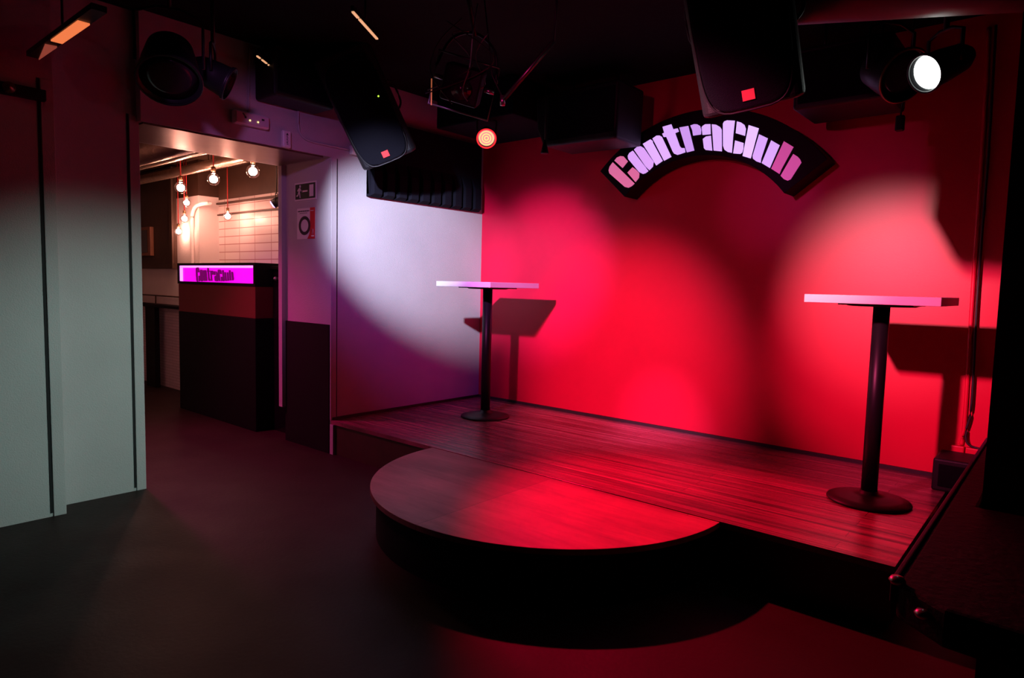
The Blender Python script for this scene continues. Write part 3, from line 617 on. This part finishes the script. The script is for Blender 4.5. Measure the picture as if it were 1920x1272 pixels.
for x, y, z in ((-0.405, -1.125, 0.572), (-0.33, -1.19, 0.525)):
    MB().lathe([(0, -0.012), (0.016, -0.010), (0.022, 0.0), (0.016, 0.010), (0, 0.013)], 16, T=Matrix.Translation((x, y, z))).build('corner_cap', 'steel', t)

# ------------------------------------------------------------------ bar room
t = thing('lit_counter', 'black and red cash counter with a magenta lit name panel', 'counter', (-1.875, -1.56, 0))
MB().box(-0.785, 0.785, -0.184, 0.18, 0.0, 1.02).build('body', 'counter_black', t, 0.004)
MB().box(-0.783, 0.783, -0.182, 0.18, 1.021, 1.305).build('red_band', 'counter_red', t, 0.003)
g = MB(); g.box(-0.79, 0.79, -0.188, 0.18, 1.306, 1.330); g.box(-0.79, 0.79, -0.188, 0.18, 1.492, 1.515); g.box(-0.79, -0.765, -0.188, 0.18, 1.330, 1.492); g.box(0.760, 0.79, -0.188, 0.18, 1.330, 1.492)
g.build('frame', 'counter_black', t)
lp = MB().box(-0.764, 0.759, -0.17, 0.10, 1.331, 1.491).build('lit_panel', 'magenta', t)
MB().box(-0.762, 0.757, -0.176, -0.171, 1.470, 1.490).build('light_tube', 'magenta_tube', lp)
MB().box(-0.762, -0.700, -0.176, -0.171, 1.333, 1.468).build('light_tube', 'magenta_tube', lp)
for k, P in GL.items():
    g = MB()
    for q in P:
        pl = []
        for x, z in q:
            a = math.degrees(math.atan2(x - SC[0], z - SC[1])); r = math.hypot(x - SC[0], z - SC[1])
            pl.append((-0.385 + (a + 44.5) / 94.0 * 0.785, 1.343 + (r - 0.828) / 0.235 * 0.125))
        mx_ = sum(p_[0] for p_ in pl) / len(pl); pl = [(mx_ + (p_[0] - mx_) * 0.74, p_[1]) for p_ in pl]
        g.prism(pl, -0.184, -0.1765)
    g.build('letter', 'magenta_letter', lp)
t = thing('gloss_cabinet', 'glossy black cabinet between the lit counter and the passage wall', 'cabinet', (-0.87, -1.42, 0))
MB().box(-0.208, 0.208, -0.16, 0.16, 0.0, 1.46).build('body', 'glossblack', t, 0.004)
MB().box(-0.210, 0.212, -0.19, 0.18, 1.461, 1.492).build('top', 'counter_black', t, 0.003)
for k, (x, z) in enumerate([(-0.13, 1.38), (0.02, 1.33)]):
    MB().lathe([(0, 0), (0.012, 0), (0.020, 0.02), (0.012, 0.035), (0, 0.038)], 16, T=Matrix.Translation((x, -0.16, z)) @ Matrix.Rotation(R(90), 4, 'X')).build('knob', 'steel', t)  # small steel shapes put in for bright glints on the gloss
g = MB()
for k in range(7): g.lathe([(0, -0.008), (0.008, -0.004), (0.009, 0.0), (0.008, 0.004), (0, 0.008)], 10, T=Matrix.Translation((0.195 - 0.008 * (k % 2), -0.172, 1.43 - 0.021 * k)))
for k in range(6): g.tube([(0.195 - 0.008 * (k % 2), -0.172, 1.43 - 0.021 * k), (0.195 - 0.008 * ((k + 1) % 2), -0.172, 1.43 - 0.021 * (k + 1))], 0.003, 6)
g.build('glint_chain', 'steel', t)  # steel beads put in for a row of sparkling reflections
# bar ledge and post
t = thing('bar_ledge', 'narrow black ledge on one square post along the pale wall', 'ledge', (-4.3, -1.34, 0))
MB().box(-1.3, 1.08, -0.10, 0.055, 1.00, 1.035).build('shelf', 'counter_black', t, 0.003)
MB().box(-0.135, 0.145, -0.07, -0.01, 0.0, 0.999).build('post', 'counter_black', t, 0.004)
tag(MB().tube([(-5.6, -1.295, 1.135), (-3.22, -1.295, 1.135)], 0.008, 8).tube([(-4.40, -1.295, 1.13), (-4.40, -1.295, 1.036)], 0.008, 8).build('wall_rail', 'frame_brown'), 'thin brown rail on the pale wall above the black ledge', 'rail')
# framed dark opening with a small screen
t = thing('framed_panel', 'tall dark brown framed panel on the pale wall behind the passage', 'panel', (-4.7, -1.285, 1.47))
MB().box(-0.9, 0.93, -0.03, 0.0, 0.0, 1.20).build('panel', 'frame_brown', t)
g = MB(); g.box(-0.9, 0.93, -0.06, -0.03, 0.0, 0.06); g.box(0.86, 0.93, -0.06, -0.03, 0.06, 1.2); g.build('frame', 'frame_brown', t, 0.004)
g = MB(); g.box(-0.30, 0.33, -0.075, -0.03, 0.16, 0.52); g.build('picture_frame', mat('orange_brown_wood', (0.22, 0.08, 0.035), 0.4, noise=0.2), t, 0.004)
MB().box(-0.26, 0.25, -0.079, -0.074, 0.20, 0.48).build('picture', 'glossblack', t)
# pale bent pipe and cable line
tag(MB().tube(smooth_path([(-3.30, -1.315, 1.10), (-3.30, -1.315, 1.95), (-3.285, -1.315, 2.09), (-3.20, -1.315, 2.17), (-3.05, -1.315, 2.19), (-2.85, -1.315, 2.19)], 6), 0.022, 12).build('bent_pipe', 'bar_wall'), 'pale pipe bending along the lit bar wall', 'pipe')
tag(MB().box(-3.19, -0.70, -1.075, -1.051, 2.09, 2.105).build('wall_batten', 'frame_brown'), 'thin dark batten high on the tiled bar wall', 'batten')
tag(MB().box(-3.19, -0.70, -1.085, -1.051, 2.215, 2.235).build('wall_batten', 'frame_brown'), 'upper dark batten just under the bar ceiling', 'batten')
# ducts and beams under the bar ceiling
def duct(a, b, r, label, ribs=True):
    a = Vector(a); b = Vector(b); n = int((b - a).length / 0.03); g = MB(); prof = []
    L = (b - a).length
    for k in range(n + 1): prof.append((r * (1 + (0.05 if k % 2 else -0.02)), L * k / n))
    T = Matrix.Translation(a) @ (b - a).to_track_quat('Z', 'Y').to_matrix().to_4x4()
    t = thing('foil_duct', label, 'duct', tuple(a), 'foil ducts under the bar ceiling')
    g.lathe(prof, 20, T=Matrix.Translation(-a) @ T, smooth=True).build('duct', 'duct', t)
    for q in (0.2, 0.8): MB().tube([(L * q, 0, r * 0.9), (L * q, 0, 2.70 - a.z)], 0.005, 6).build('hanger', 'frame_brown', t)
    return t


duct((-5.5, -2.36, 2.46), (-0.9, -2.36, 2.46), 0.11, 'thick foil duct under the bar ceiling, farther from the tiled wall')
duct((-5.5, -2.05, 2.50), (-0.9, -2.05, 2.50), 0.065, 'thin foil duct under the bar ceiling beside the thick one')
duct((-5.5, -1.40, 2.56), (-1.9, -1.40, 2.56), 0.030, 'slim upper foil pipe near the pale bar wall')
duct((-5.5, -1.58, 2.50), (-1.5, -1.58, 2.50), 0.048, 'medium foil pipe beside the bulb cords')
for y in (-1.12, -1.92, -2.5):
    tag(MB().box(-6.5, -0.66, y - 0.04, y + 0.04, 2.60, 2.70).build('ceiling_beam', 'frame_brown', bevel=0.004), 'dark wooden beam under the bar ceiling', 'beam', 'wooden beams under the bar ceiling')
# bulbs
BL = ['round bulb with red cord, upper left of the hanging bulbs', 'large bright round bulb in the middle of the hanging bulbs', 'clear round bulb nearest the passage wall', 'small bulb low on a red cord before the tiled wall', 'bulb just below the upper left bulb', 'small bulb beside the pale pipe, second lowest', 'lowest small bulb beside the pale pipe']
for i, b in enumerate(BULBS):
    t = thing('hanging_bulb', BL[i], 'bulb', b, 'hanging bulbs in the bar room')
    r = 0.058 if i < 3 else 0.045
    MB().lathe([(0.0, -r * 0.62)] + [(r * 0.62 * math.cos(R(q)), r * 0.62 * math.sin(R(q))) for q in range(-75, 76, 15)] + [(0.0, r * 0.62)], 20).build('filament', 'bulb', t)
    MB().lathe([(0.0, -r)] + [(r * math.cos(R(q)), r * math.sin(R(q))) for q in range(-75, 66, 10)] + [(r * 0.30, r * 1.15), (r * 0.28, r * 1.3)], 28).build('globe', 'glass', t)
    MB().lathe([(0.0, r * 1.25), (r * 0.36, r * 1.25), (r * 0.36, r * 1.9), (r * 0.15, r * 2.05), (0.0, r * 2.05)], 16).build('socket', 'brass', t)
    MB().tube([(0, 0, r * 2.0), (0.0, 0, 2.70 - b[2])], 0.0055, 6).build('cord', 'redcable' if i != 2 else 'cable', t)
t = thing('violet_spotlight', 'little black spotlight with violet lens on the tiled bar wall', 'spotlight', (-1.56, -1.30, 2.10), None, track((-0.5, -0.55, -0.5)))
MB().lathe([(0, -0.09), (0.03, -0.09), (0.042, -0.06), (0.045, 0.0), (0.0, 0.0)], 20).build('housing', 'black', t)
MB().lathe([(0, 0.001), (0.038, 0.001), (0.03, 0.012), (0, 0.016)], 20).build('lens', mat('violet_lens', (0.5, 0.4, 1), 0.4, emit=(0.50, 0.35, 1.0), estr=3.0), t)
inv = t.rotation_euler.to_matrix().inverted(); w_ = inv @ Vector((0, 0, 1)); s_ = w_.cross(Vector((0, 0, 1))).normalized()
c = Vector((0, 0, -0.04))
MB().tube([tuple(c + s_ * 0.05), tuple(c + s_ * 0.05 + w_ * 0.08), tuple(c - s_ * 0.05 + w_ * 0.08), tuple(c - s_ * 0.05)], 0.004, 6).build('yoke', 'black', t)
MB().tube([tuple(c + w_ * 0.08), tuple(c + w_ * 0.60)], 0.005, 6).build('hanging_rod', 'black', t)
